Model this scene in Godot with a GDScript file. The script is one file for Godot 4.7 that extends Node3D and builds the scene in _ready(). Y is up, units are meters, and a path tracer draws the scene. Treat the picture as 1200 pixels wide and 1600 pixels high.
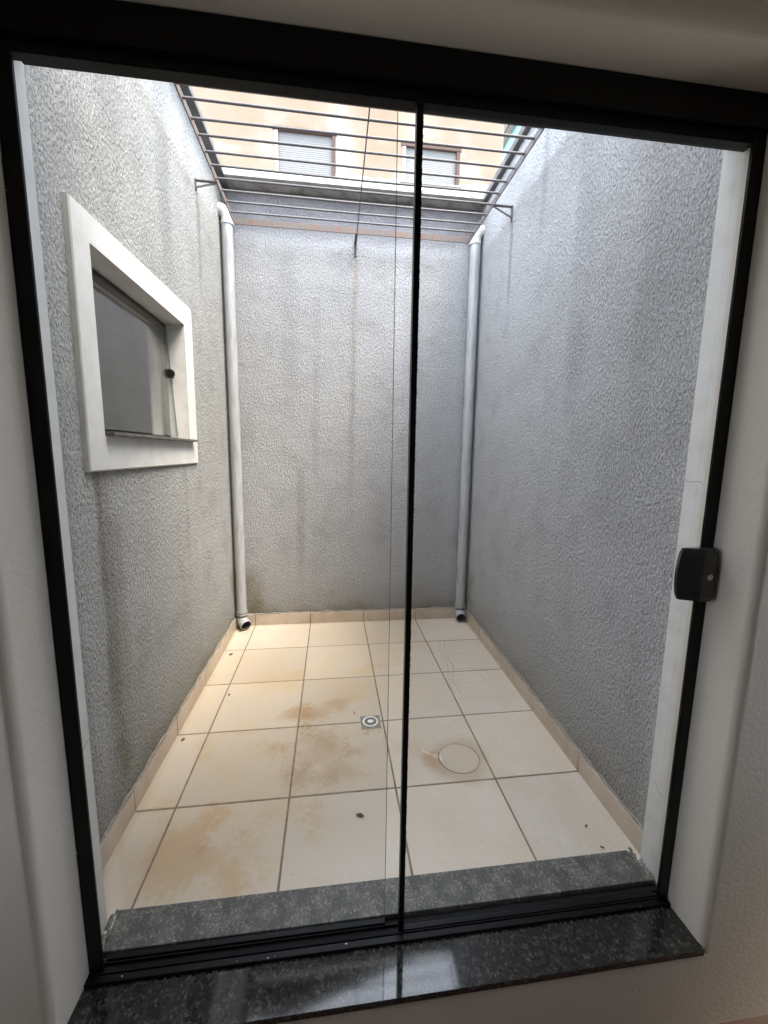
extends Node3D
# A small walled courtyard seen from indoors through a two-panel sliding glass door.
# Metres; y = 0 is the tiled courtyard floor, z = 0 the plane of the door, -z is outdoors.

const BACK := -2.276        # plastered face of the back wall
const WALL_TOP := 3.29


class Shape:
	# Collects flat or smooth faces. Points of a face are turned so that they face away from `inside`.
	var st := SurfaceTool.new()
	var floor_uv := Rect2()
	var use_floor_uv := false
	var shift := Vector2.ZERO
	func _init() -> void:
		st.begin(Mesh.PRIMITIVE_TRIANGLES)
	func uv_of(p: Vector3, n: Vector3) -> Vector2:
		if use_floor_uv:
			return Vector2((p.x - floor_uv.position.x) / floor_uv.size.x, (p.z - floor_uv.position.y) / floor_uv.size.y)
		var a := n.abs()
		if a.x >= a.y and a.x >= a.z:
			return Vector2(p.z, -p.y) + shift
		if a.y >= a.z:
			return Vector2(p.x, p.z) + shift
		return Vector2(p.x, -p.y) + shift
	func put(p: Vector3, n: Vector3, uv: Vector2, uv2 := Vector2.ZERO) -> void:
		st.set_normal(n)
		st.set_uv(uv)
		st.set_uv2(uv2)
		st.add_vertex(p)
	func face(pts: Array, inside: Vector3) -> void:
		var n: Vector3 = (pts[1] - pts[0]).cross(pts[2] - pts[0])
		if n.length() < 1e-12 and pts.size() > 3:
			n = (pts[2] - pts[0]).cross(pts[3] - pts[0])
		if n.length() < 1e-14:
			return
		n = n.normalized()
		var q := pts.duplicate()
		if n.dot(pts[0] - inside) < 0.0:
			q.reverse()
			n = -n
		for i in range(1, q.size() - 1):
			for p in [q[0], q[i + 1], q[i]]:
				put(p, n, uv_of(p, n))
	func toward(pts: Array, dir: Vector3) -> void:
		var c := Vector3.ZERO
		for p in pts:
			c += p
		face(pts, c / pts.size() - dir)
	func smooth_quad(p: Array, n: Array) -> void:
		# p and n go round the quad; the winding follows the normals
		var f: Vector3 = (p[1] - p[0]).cross(p[2] - p[0])
		var order := [0, 2, 1, 0, 3, 2] if f.dot(n[0] + n[2]) > 0.0 else [0, 1, 2, 0, 2, 3]
		for k in order:
			put(p[k], n[k], uv_of(p[k], n[k]))
	func box(lo: Vector3, hi: Vector3, bevel := 0.0) -> void:
		var c := (lo + hi) / 2.0
		var h := (hi - lo) / 2.0
		var b := minf(bevel, minf(h.x, minf(h.y, h.z)) * 0.8)
		var pt := func(s: Vector3, axis: int) -> Vector3:
			var v := Vector3(s.x * (h.x - b), s.y * (h.y - b), s.z * (h.z - b))
			v[axis] = s[axis] * h[axis]
			return c + v
		for axis in 3:
			var u := (axis + 1) % 3
			var w := (axis + 2) % 3
			for s in [-1.0, 1.0]:
				var ring := []
				for k in [[-1, -1], [1, -1], [1, 1], [-1, 1]]:
					var sg := Vector3.ZERO
					sg[axis] = s
					sg[u] = k[0]
					sg[w] = k[1]
					ring.append(pt.call(sg, axis))
				face(ring, c)
			if b <= 0.0:
				continue
			for k in [[-1, -1], [1, -1], [1, 1], [-1, 1]]:
				var s0 := Vector3.ZERO
				s0[u] = k[0]
				s0[w] = k[1]
				s0[axis] = -1
				var s1 := s0
				s1[axis] = 1
				face([pt.call(s0, u), pt.call(s1, u), pt.call(s1, w), pt.call(s0, w)], c)
		if b > 0.0:
			for x in [-1, 1]:
				for y in [-1, 1]:
					for z in [-1, 1]:
						var s := Vector3(x, y, z)
						face([pt.call(s, 0), pt.call(s, 1), pt.call(s, 2)], c)
	func loft(loops: Array) -> void:
		# closed convex loops of equal length, capped at both ends
		var c := Vector3.ZERO
		for l in loops:
			var m := Vector3.ZERO
			for p in l:
				m += p
			c += m / l.size()
		c /= loops.size()
		for i in loops.size() - 1:
			var a: Array = loops[i]
			var b: Array = loops[i + 1]
			for k in a.size():
				var j := (k + 1) % a.size()
				face([a[k], a[j], b[j], b[k]], c)
		face(loops[0], c)
		face(loops[-1], c)
	func prism(poly: Array, y0: float, y1: float, chamfer := 0.0) -> void:
		# poly of Vector2(x, z); the chamfer runs round the top
		var m := Vector2.ZERO
		for p in poly:
			m += p
		m /= poly.size()
		var low := []
		var mid := []
		var top := []
		for p in poly:
			low.append(Vector3(p.x, y0, p.y))
			mid.append(Vector3(p.x, y1 - chamfer, p.y))
			var q: Vector2 = p
			q.x -= signf(p.x - m.x) * chamfer
			q.y -= signf(p.y - m.y) * chamfer
			top.append(Vector3(q.x, y1, q.y))
		loft([low, mid, top] if chamfer > 0.0 else [low, top])
	func tube(path: Array, radii: Array, sides := 20, caps := true, inward := false) -> void:
		var up := Vector3(0.31, 0.27, 0.91).normalized()
		var rings := []
		var norms := []
		for i in path.size():
			var t: Vector3 = (path[mini(i + 1, path.size() - 1)] - path[maxi(i - 1, 0)]).normalized()
			var a := (up - t * up.dot(t)).normalized()
			up = a
			var b := t.cross(a)
			var ring := []
			var nn := []
			for k in sides:
				var an := TAU * k / sides
				var d := a * cos(an) + b * sin(an)
				ring.append(path[i] + d * radii[i])
				nn.append(-d if inward else d)
			rings.append(ring)
			norms.append(nn)
		for i in path.size() - 1:
			for k in sides:
				var j := (k + 1) % sides
				smooth_quad([rings[i][k], rings[i][j], rings[i + 1][j], rings[i + 1][k]], [norms[i][k], norms[i][j], norms[i + 1][j], norms[i + 1][k]])
		if caps:
			face(rings[0], path[1])
			face(rings[-1], path[-2])
	func bar(a: Vector3, b: Vector3, w: float, h: float, side := Vector3.UP) -> void:
		# a straight bar of rectangular section; h along `side`
		var t := (b - a).normalized()
		var s := (side - t * side.dot(t)).normalized()
		var r := t.cross(s)
		var loops := []
		for p in [a, b]:
			loops.append([p + s * h / 2 + r * w / 2, p + s * h / 2 - r * w / 2, p - s * h / 2 - r * w / 2, p - s * h / 2 + r * w / 2])
		loft(loops)
	func mesh() -> ArrayMesh:
		return st.commit()


class StainsAndShade:
	# A map of dirt, weather marks and painted shade on a surface: factors for the colour below it.
	var w: int
	var h: int
	var area: Rect2
	var r := PackedFloat32Array()
	var g := PackedFloat32Array()
	var b := PackedFloat32Array()
	var n: PackedByteArray
	var n2: PackedByteArray
	func _init(width: int, height: int, metres: Rect2, noise_seed: int) -> void:
		w = width
		h = height
		area = metres
		r.resize(w * h)
		r.fill(1.0)
		g.resize(w * h)
		g.fill(1.0)
		b.resize(w * h)
		b.fill(1.0)
		n = StainsAndShade.clouds(w, h, noise_seed, 3.0 / w * 2.2)
	static func clouds(width: int, height: int, noise_seed: int, freq: float, octaves := 5) -> PackedByteArray:
		var f := FastNoiseLite.new()
		f.seed = noise_seed
		f.noise_type = FastNoiseLite.TYPE_SIMPLEX_SMOOTH
		f.frequency = freq
		f.fractal_octaves = octaves
		return f.get_image(width, height).get_data()
	func mottle(amount: float, c := Vector3.ONE) -> void:
		for i in w * h:
			var t := (n[i] / 255.0 - 0.5) * amount
			r[i] *= 1.0 + t * c.x
			g[i] *= 1.0 + t * c.y
			b[i] *= 1.0 + t * c.z
	func mix(i: int, c: Color, t: float) -> void:
		r[i] *= 1.0 + (c.r - 1.0) * t
		g[i] *= 1.0 + (c.g - 1.0) * t
		b[i] *= 1.0 + (c.b - 1.0) * t
	func blob(cx: float, cy: float, rx: float, ry: float, c: Color, strength: float, ragged := 0.8) -> void:
		var sx := w / area.size.x
		var sy := h / area.size.y
		var px := (cx - area.position.x) * sx
		var py := (cy - area.position.y) * sy
		for y in range(maxi(0, int(py - ry * sy * 1.6)), mini(h, int(py + ry * sy * 1.6) + 1)):
			for x in range(maxi(0, int(px - rx * sx * 1.6)), mini(w, int(px + rx * sx * 1.6) + 1)):
				var d := Vector2((x - px) / (rx * sx), (y - py) / (ry * sy)).length()
				if ragged > 0.0 and not n2.is_empty():
					d += (0.5 - n2[y * w + x] / 255.0) * 0.8
				d += (0.5 - n[y * w + x] / 255.0) * ragged * 2.0
				var t := 1.0 - smoothstep(0.0, 1.25, d)
				if t > 0.0:
					mix(y * w + x, c, t * strength)
	func band(f: Callable, x0: float, y0: float, x1: float, y1: float, c: Color) -> void:
		# f(x, y, noise) -> strength, in metres
		for y in range(maxi(0, int((y0 - area.position.y) / area.size.y * h)), mini(h, int((y1 - area.position.y) / area.size.y * h))):
			for x in range(maxi(0, int((x0 - area.position.x) / area.size.x * w)), mini(w, int((x1 - area.position.x) / area.size.x * w))):
				var i := y * w + x
				var t: float = f.call(area.position.x + (x + 0.5) / w * area.size.x, area.position.y + (y + 0.5) / h * area.size.y, n[i] / 255.0)
				if t > 0.0:
					mix(i, c, minf(t, 1.0))
	func texture(base := Color(1, 1, 1)) -> ImageTexture:
		var out := PackedByteArray()
		out.resize(w * h * 3)
		var lut := PackedByteArray()
		lut.resize(1025)
		for k in 1025:
			lut[k] = int(round(Color(k / 1024.0, 0, 0).linear_to_srgb().r * 255.0))
		for i in w * h:
			out[i * 3] = lut[clampi(int(r[i] * base.r * 1024.0), 0, 1024)]
			out[i * 3 + 1] = lut[clampi(int(g[i] * base.g * 1024.0), 0, 1024)]
			out[i * 3 + 2] = lut[clampi(int(b[i] * base.b * 1024.0), 0, 1024)]
		return ImageTexture.create_from_image(Image.create_from_data(w, h, false, Image.FORMAT_RGB8, out))


var rng := RandomNumberGenerator.new()
var taken := {}
var M := {}


func numbered(called: String) -> String:
	var n: int = taken.get(called, 0)
	taken[called] = n + 1
	return called if n == 0 else "%s_%03d" % [called, n]

func thing(called: String, label: String, category: String, at := Vector3.ZERO, group := "") -> Node3D:
	var o := Node3D.new()
	o.name = numbered(called)
	o.position = at
	add_child(o, true)
	return tag(o, label, category, group)

func tag(o: Node3D, label: String, category: String, group := "") -> Node3D:
	o.set_meta("label", label)
	o.set_meta("category", category)
	if group:
		o.set_meta("group", group)
	return o

func part(called: String, s: Shape, m: Material, parent: Node3D, label := "") -> MeshInstance3D:
	# shapes are laid out in the scene's axes; a thing's base is taken off here
	var o := MeshInstance3D.new()
	o.name = called
	o.mesh = s.mesh()
	o.material_override = m
	parent.add_child(o, true)
	var p: Node = parent
	var off := Vector3.ZERO
	while p is Node3D and p != self:
		off += p.position
		p = p.get_parent()
	o.position = -off
	if label:
		o.set_meta("label", label)
	return o

func group_part(called: String, parent: Node3D, label := "") -> Node3D:
	var o := Node3D.new()
	o.name = called
	parent.add_child(o, true)
	if label:
		o.set_meta("label", label)
	return o

func struct(called: String, s: Shape, m: Material) -> MeshInstance3D:
	var o := part(numbered(called), s, m, self)
	o.set_meta("kind", "structure")
	return o

func paint(r: float, g: float, b: float, rough := 0.7, spec := 0.5) -> StandardMaterial3D:
	# r, g, b are linear base colours
	var m := StandardMaterial3D.new()
	m.albedo_color = Color(r, g, b).linear_to_srgb()
	m.roughness = rough
	m.metallic_specular = spec
	return m

func noise_texture(size: int, freq: float, stops: Array, noise_seed: int, octaves := 4, kind := FastNoiseLite.TYPE_SIMPLEX_SMOOTH) -> ImageTexture:
	# seamless clouds coloured by [[place, linear colour], ...]
	var f := FastNoiseLite.new()
	f.seed = noise_seed
	f.noise_type = kind
	f.frequency = freq
	f.fractal_octaves = octaves
	var d := f.get_seamless_image(size, size).get_data()
	var lut := []
	for k in 256:
		var t := k / 255.0
		var c: Color = stops[0][1]
		for i in stops.size() - 1:
			if t >= stops[i][0]:
				c = (stops[i][1] as Color).lerp(stops[i + 1][1], clampf((t - stops[i][0]) / (stops[i + 1][0] - stops[i][0]), 0.0, 1.0))
		c = c.linear_to_srgb()
		lut.append([int(c.r * 255.0), int(c.g * 255.0), int(c.b * 255.0)])
	var out := PackedByteArray()
	out.resize(size * size * 3)
	for i in size * size:
		var l: Array = lut[d[i]]
		out[i * 3] = l[0]
		out[i * 3 + 1] = l[1]
		out[i * 3 + 2] = l[2]
	return ImageTexture.create_from_image(Image.create_from_data(size, size, false, Image.FORMAT_RGB8, out))

func over_world(m: StandardMaterial3D, metres: float) -> StandardMaterial3D:
	m.uv1_triplanar = true
	m.uv1_world_triplanar = true
	m.uv1_scale = Vector3.ONE / metres
	return m

func plaster_relief() -> ImageTexture:
	# dragged rustic plaster: a plateau torn by short upright pits, 1.5 m a repeat
	var size := 2048
	var f := FastNoiseLite.new()
	f.noise_type = FastNoiseLite.TYPE_SIMPLEX_SMOOTH
	f.fractal_octaves = 2
	f.seed = 11
	f.frequency = 0.052
	var a := f.get_seamless_image(size, size * 11 / 16)
	a.resize(size, size, Image.INTERPOLATE_CUBIC)
	f.seed = 12
	f.frequency = 0.105
	f.noise_type = FastNoiseLite.TYPE_CELLULAR
	f.cellular_return_type = FastNoiseLite.RETURN_CELL_VALUE
	f.domain_warp_enabled = true
	f.domain_warp_amplitude = 9.0
	f.domain_warp_frequency = 0.09
	f.fractal_type = FastNoiseLite.FRACTAL_NONE
	var b := f.get_seamless_image(size, size * 3 / 4)
	b.resize(size, size, Image.INTERPOLATE_CUBIC)
	f.domain_warp_enabled = false
	f.noise_type = FastNoiseLite.TYPE_SIMPLEX_SMOOTH
	f.fractal_type = FastNoiseLite.FRACTAL_FBM
	f.seed = 14
	f.frequency = 0.17
	f.fractal_octaves = 2
	var dd := f.get_seamless_image(size, size).get_data()
	f.seed = 13
	f.frequency = 0.006
	f.fractal_octaves = 3
	var c := f.get_seamless_image(size, size)
	var da := a.get_data()
	var db := b.get_data()
	var dc := c.get_data()
	var lut := PackedByteArray()
	lut.resize(1024)
	for k in 1024:
		lut[k] = int(smoothstep(0.28, 0.72, k / 1023.0) * 255.0)
	var out := PackedByteArray()
	out.resize(size * size)
	for i in size * size:
		out[i] = lut[clampi(da[i] + (db[i] * 9 >> 3) + (dd[i] * 7 >> 3) + dc[i], 0, 1023)]
	return ImageTexture.create_from_image(Image.create_from_data(size, size, false, Image.FORMAT_L8, out))

func granite(dust: float, noise_seed: int, size: int, freq: float, warp: float) -> ImageTexture:
	# black-green granite with grey flecks and a few bright crystals
	var f := FastNoiseLite.new()
	f.seed = noise_seed
	f.noise_type = FastNoiseLite.TYPE_CELLULAR
	f.cellular_return_type = FastNoiseLite.RETURN_CELL_VALUE
	f.cellular_jitter = 1.0
	f.frequency = freq
	f.domain_warp_enabled = true
	f.domain_warp_amplitude = warp
	f.domain_warp_frequency = 0.05
	var a := f.get_seamless_image(size, size).get_data()
	f.frequency = freq * 2.2
	f.seed = noise_seed + 1
	var b := f.get_seamless_image(size, size).get_data()
	var e := FastNoiseLite.new()
	e.seed = noise_seed + 2
	e.frequency = 0.008
	e.fractal_octaves = 4
	var c := e.get_seamless_image(size, size).get_data()
	var out := PackedByteArray()
	out.resize(size * size * 3)
	for i in size * size:
		var v := 0.010 + 0.016 * a[i] / 255.0
		var warm := 1.0
		if a[i] > 172 and c[i] + (b[i] >> 1) > 140:
			v += (0.008 + 0.07 * b[i] / 255.0) * (1.0 if dust < 0.01 else 2.4)
			warm = 1.1
		elif a[i] < 60:
			v *= 0.6
		if b[i] > 215:
			v += 0.045
		if b[i] > 246:
			v += 0.2
		v += dust * (0.65 + 0.35 * smoothstep(0.3, 0.75, c[i] / 255.0)) * (0.45 + 0.55 * b[i] / 255.0)
		var col := Color(v * warm, v * 0.98, v * (0.9 if warm == 1.0 else 0.78)).linear_to_srgb()
		out[i * 3] = int(col.r * 255.0)
		out[i * 3 + 1] = int(col.g * 255.0)
		out[i * 3 + 2] = int(col.b * 255.0)
	return ImageTexture.create_from_image(Image.create_from_data(size, size, false, Image.FORMAT_RGB8, out))

func plaster(relief: Texture2D, stains: Texture2D, base: Color, depth := 0.42) -> StandardMaterial3D:
	var m := paint(base.r, base.g, base.b, 1.0, 0.1)
	m.heightmap_enabled = true
	m.heightmap_texture = relief
	m.heightmap_scale = depth
	m.albedo_texture = M.grit
	m.detail_enabled = true
	m.detail_blend_mode = BaseMaterial3D.BLEND_MODE_MUL
	m.detail_uv_layer = BaseMaterial3D.DETAIL_UV_2
	m.detail_albedo = stains
	return m

func wall_face(s: Shape, origin: Vector3, along: Vector3, length: float, height: float, facing: Vector3, hole := Rect2(), shift := Vector2.ZERO) -> void:
	# plaster face: uv in repeats of 1.5 m along, uv2 over the whole face (v runs down)
	var us := [0.0, length]
	var vs := [0.0, height]
	if hole.size.x > 0.0:
		us = [0.0, hole.position.x, hole.end.x, length]
		vs = [0.0, hole.position.y, hole.end.y, height]
	for i in us.size() - 1:
		for k in vs.size() - 1:
			if us.size() == 4 and i == 1 and k == 1:
				continue
			var c := [Vector2(us[i], vs[k]), Vector2(us[i + 1], vs[k]), Vector2(us[i + 1], vs[k + 1]), Vector2(us[i], vs[k + 1])]
			var p := []
			for q in c:
				p.append(origin + along * q.x + Vector3.UP * q.y)
			var ccw: bool = (p[1] - p[0]).cross(p[2] - p[0]).dot(facing) > 0.0
			for t in ([0, 2, 1, 0, 3, 2] if ccw else [0, 1, 2, 0, 2, 3]):
				s.put(p[t], facing, Vector2(c[t].x, -c[t].y * 0.8) / 1.5 + shift, Vector2(c[t].x / length, 1.0 - c[t].y / height))


func _ready() -> void:
	rng.seed = 7
	# ---------------------------------------------------------------- camera, sky, light, exposure
	var cam := Camera3D.new()
	cam.name = "camera"
	cam.fov = 102.78
	cam.near = 0.02
	cam.far = 400.0
	cam.rotation_order = EULER_ORDER_YXZ
	cam.position = Vector3(-0.0294, 1.43, 1.066)
	cam.rotation = Vector3(-0.1428, -0.1288, 0.0138)
	add_child(cam)
	cam.current = true

	var sky_mat := ProceduralSkyMaterial.new()
	sky_mat.sky_top_color = Color(0.86, 0.895, 0.95)
	sky_mat.sky_horizon_color = Color(0.80, 0.86, 0.92)
	sky_mat.sky_curve = 0.2
	sky_mat.ground_bottom_color = Color(0.3, 0.28, 0.25)
	sky_mat.ground_horizon_color = Color(0.6, 0.62, 0.62)
	sky_mat.sky_energy_multiplier = 1.4
	var sky := Sky.new()
	sky.sky_material = sky_mat
	var env := Environment.new()
	env.background_mode = Environment.BG_SKY
	env.sky = sky
	env.tonemap_mode = Environment.TONE_MAPPER_LINEAR
	env.tonemap_exposure = 5.2
	env.sdfgi_enabled = true
	env.ssao_enabled = true
	env.ssil_enabled = true
	var we := WorldEnvironment.new()
	we.name = "world_environment"
	we.environment = env
	add_child(we)

	var sun := DirectionalLight3D.new()
	sun.name = "sun"
	sun.light_energy = 0.7
	sun.light_angular_distance = 28.0
	sun.light_color = Color(1.0, 0.97, 0.93)
	sun.shadow_enabled = true
	add_child(sun)
	sun.look_at_from_position(Vector3.ZERO, Vector3(-0.42, -1.0, -0.32), Vector3.FORWARD)

	make_materials()
	ground_and_room()
	house()
	left_wall()
	back_wall()
	right_wall()
	far_building()
	neighbour_house()
	courtyard_floor()
	drain_pipes()
	grille()
	sliding_door()
	small_things()


func make_materials() -> void:
	var relief := plaster_relief()
	M.relief = relief
	M.grit = noise_texture(1024, 0.13, [[0.0, Color(0.40, 0.395, 0.385)], [0.35, Color(0.70, 0.695, 0.69)], [0.5, Color(0.90, 0.90, 0.90)], [0.7, Color(1, 1, 1)], [1.0, Color(1, 1, 1)]], 61, 3)
	M.frame = paint(0.004, 0.004, 0.0042, 0.4, 0.3)
	M.track = paint(0.008, 0.008, 0.0085, 0.6, 0.25)
	M.rubber = paint(0.008, 0.008, 0.008, 0.8)
	M.inner_paint = paint(0.58, 0.525, 0.45, 0.75)
	M.inner_paint.heightmap_enabled = true
	M.inner_paint.heightmap_texture = noise_texture(512, 0.05, [[0.0, Color.BLACK], [1.0, Color.WHITE]], 31)
	M.inner_paint.heightmap_scale = 0.11
	over_world(M.inner_paint, 0.5)
	M.white_paint = paint(1, 1, 1, 0.7)
	M.white_paint.albedo_texture = noise_texture(512, 0.012, [[0.0, Color(0.56, 0.545, 0.51)], [0.3, Color(0.61, 0.60, 0.565)], [0.6, Color(0.64, 0.63, 0.60)], [1.0, Color(0.66, 0.65, 0.62)]], 5, 5)
	M.white_paint.heightmap_enabled = true
	M.white_paint.heightmap_texture = M.inner_paint.heightmap_texture
	M.white_paint.heightmap_scale = 0.08
	over_world(M.white_paint, 0.7)
	M.pipe = paint(1, 1, 1, 0.42)
	M.pipe.albedo_texture = noise_texture(256, 0.02, [[0.0, Color(0.24, 0.24, 0.24)], [0.45, Color(0.36, 0.365, 0.37)], [1.0, Color(0.42, 0.425, 0.43)]], 8, 4)
	over_world(M.pipe, 0.5)
	M.pipe.uv1_scale = Vector3(6.0, 0.7, 6.0)
	M.pipe_white = paint(0.54, 0.535, 0.515, 0.4)
	M.pipe_inside = paint(0.06, 0.055, 0.05, 0.8)
	M.steel = paint(1, 1, 1, 0.6)
	M.steel.albedo_texture = noise_texture(256, 0.02, [[0.0, Color(0.06, 0.055, 0.055)], [0.55, Color(0.115, 0.11, 0.115)], [0.75, Color(0.13, 0.105, 0.095)], [1.0, Color(0.16, 0.09, 0.06)]], 21, 4)
	over_world(M.steel, 0.4)
	M.rusty = paint(1, 1, 1, 0.8)
	M.rusty.albedo_texture = noise_texture(512, 0.02, [[0.0, Color(0.09, 0.085, 0.085)], [0.42, Color(0.12, 0.105, 0.10)], [0.55, Color(0.13, 0.095, 0.08)], [0.72, Color(0.145, 0.085, 0.06)], [1.0, Color(0.11, 0.055, 0.04)]], 22, 4)
	over_world(M.rusty, 0.6)
	M.flashing = paint(1, 1, 1, 0.6)
	M.flashing.albedo_texture = noise_texture(256, 0.02, [[0.0, Color(0.055, 0.055, 0.055)], [0.5, Color(0.10, 0.10, 0.10)], [1.0, Color(0.17, 0.165, 0.16)]], 23, 5)
	over_world(M.flashing, 0.8)
	M.flashing_pale = paint(1, 1, 1, 0.7)
	M.flashing_pale.albedo_texture = noise_texture(256, 0.02, [[0.0, Color(0.16, 0.15, 0.14)], [0.42, Color(0.36, 0.35, 0.34)], [1.0, Color(0.5, 0.49, 0.48)]], 29, 5)
	over_world(M.flashing_pale, 0.8)
	M.mortar = paint(1, 1, 1, 0.95)
	M.mortar.albedo_texture = noise_texture(256, 0.06, [[0.0, Color(0.10, 0.09, 0.075)], [0.5, Color(0.24, 0.215, 0.18)], [1.0, Color(0.38, 0.35, 0.30)]], 24, 4)
	over_world(M.mortar, 0.25)
	M.grout = paint(1, 1, 1, 0.95)
	M.grout.albedo_texture = noise_texture(256, 0.03, [[0.0, Color(0.12, 0.09, 0.06)], [0.45, Color(0.20, 0.15, 0.105)], [1.0, Color(0.28, 0.22, 0.155)]], 25, 4)
	over_world(M.grout, 0.6)
	M.granite_in = paint(1, 1, 1, 0.06)
	M.granite_in.albedo_texture = granite(0.0, 41, 1024, 0.075, 14.0)
	over_world(M.granite_in, 0.6)
	M.granite_out = paint(1, 1, 1, 0.42, 0.35)
	M.granite_out.albedo_texture = granite(0.125, 51, 1024, 0.10, 5.0)
	over_world(M.granite_out, 0.6)
	M.glass = paint(0.5, 0.6, 0.56, 0.0)
	M.glass.transparency = BaseMaterial3D.TRANSPARENCY_ALPHA
	M.glass.albedo_color.a = 0.015
	M.glass_edge = paint(0.10, 0.16, 0.14, 0.2)
	M.skirting = paint(1, 1, 1, 0.4)
	M.skirting.albedo_texture = noise_texture(256, 0.012, [[0.0, Color(0.40, 0.32, 0.24)], [0.5, Color(0.50, 0.41, 0.32)], [1.0, Color(0.54, 0.45, 0.355)]], 26, 5)
	over_world(M.skirting, 0.7)
	M.dark_wood = paint(0.10, 0.055, 0.035, 0.6)
	M.concrete = paint(1, 1, 1, 0.9)
	M.concrete.albedo_texture = noise_texture(256, 0.02, [[0.0, Color(0.18, 0.175, 0.165)], [1.0, Color(0.34, 0.33, 0.31)]], 27, 5)
	over_world(M.concrete, 1.5)
	M.plain_plaster = paint(0.5, 0.495, 0.48, 0.9)
	M.leaf = paint(0.09, 0.06, 0.03, 0.9)
	M.white_plastic = paint(0.75, 0.74, 0.70, 0.4)
	M.silver = paint(0.55, 0.55, 0.56, 0.35)
	M.silver.metallic = 0.9


func ground_and_room() -> void:
	var g := Shape.new()
	g.toward([Vector3(-150, -0.5, -150), Vector3(150, -0.5, -150), Vector3(150, -0.5, 150), Vector3(-150, -0.5, 150)], Vector3.UP)
	struct("ground", g, M.concrete)
	var f := Shape.new()
	f.box(Vector3(-1.8, -0.45, 0.0), Vector3(2.5, -0.305, 3.5))
	struct("room_floor", f, M.dark_wood)
	var c := Shape.new()
	c.box(Vector3(-1.8, 2.62, 0.181), Vector3(2.5, 2.8, 3.5))
	struct("room_ceiling", c, M.inner_paint)
	# side and rear walls of the room, with narrow unseen slots added for light
	var l := Shape.new()
	l.box(Vector3(-1.79, -0.304, 0.75), Vector3(-1.64, 2.619, 3.35))
	l.box(Vector3(-1.79, -0.304, 0.182), Vector3(-1.64, 2.619, 0.28))
	l.box(Vector3(-1.79, -0.304, 0.2801), Vector3(-1.64, 0.6, 0.7499))
	l.box(Vector3(-1.79, 2.05, 0.2801), Vector3(-1.64, 2.619, 0.7499))
	struct("room_wall_left", l, M.inner_paint)
	var r := Shape.new()
	r.box(Vector3(-1.639, -0.304, 3.2), Vector3(2.2, 2.619, 3.35))
	struct("room_wall_rear", r, M.inner_paint)
	var w := Shape.new()
	w.box(Vector3(2.2, -0.304, 0.182), Vector3(2.35, 2.619, 0.28))
	w.box(Vector3(2.2, -0.304, 0.8), Vector3(2.35, 2.619, 3.35))
	w.box(Vector3(2.2, -0.304, 0.2801), Vector3(2.35, 0.6, 0.7999))
	w.box(Vector3(2.2, 2.05, 0.2801), Vector3(2.35, 2.619, 0.7999))
	struct("room_wall_right", w, M.inner_paint)


func rect(x0: float, x1: float, y0: float, y1: float, z: float) -> Array:
	return [Vector3(x0, y0, z), Vector3(x1, y0, z), Vector3(x1, y1, z), Vector3(x0, y1, z)]

func ring(s: Shape, a: Array, b: Array, dir: Vector3, middle: Vector3) -> void:
	# the band between two rectangles; it faces `dir`, or the middle of the opening
	for k in 4:
		var j := (k + 1) % 4
		var q := [a[k], a[j], b[j], b[k]]
		var m: Vector3 = (a[k] + a[j] + b[j] + b[k]) / 4.0
		var d := middle - m
		d.z = 0.0
		s.toward(q, dir + d.normalized() * 0.35 if dir != Vector3.ZERO else d)


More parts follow.
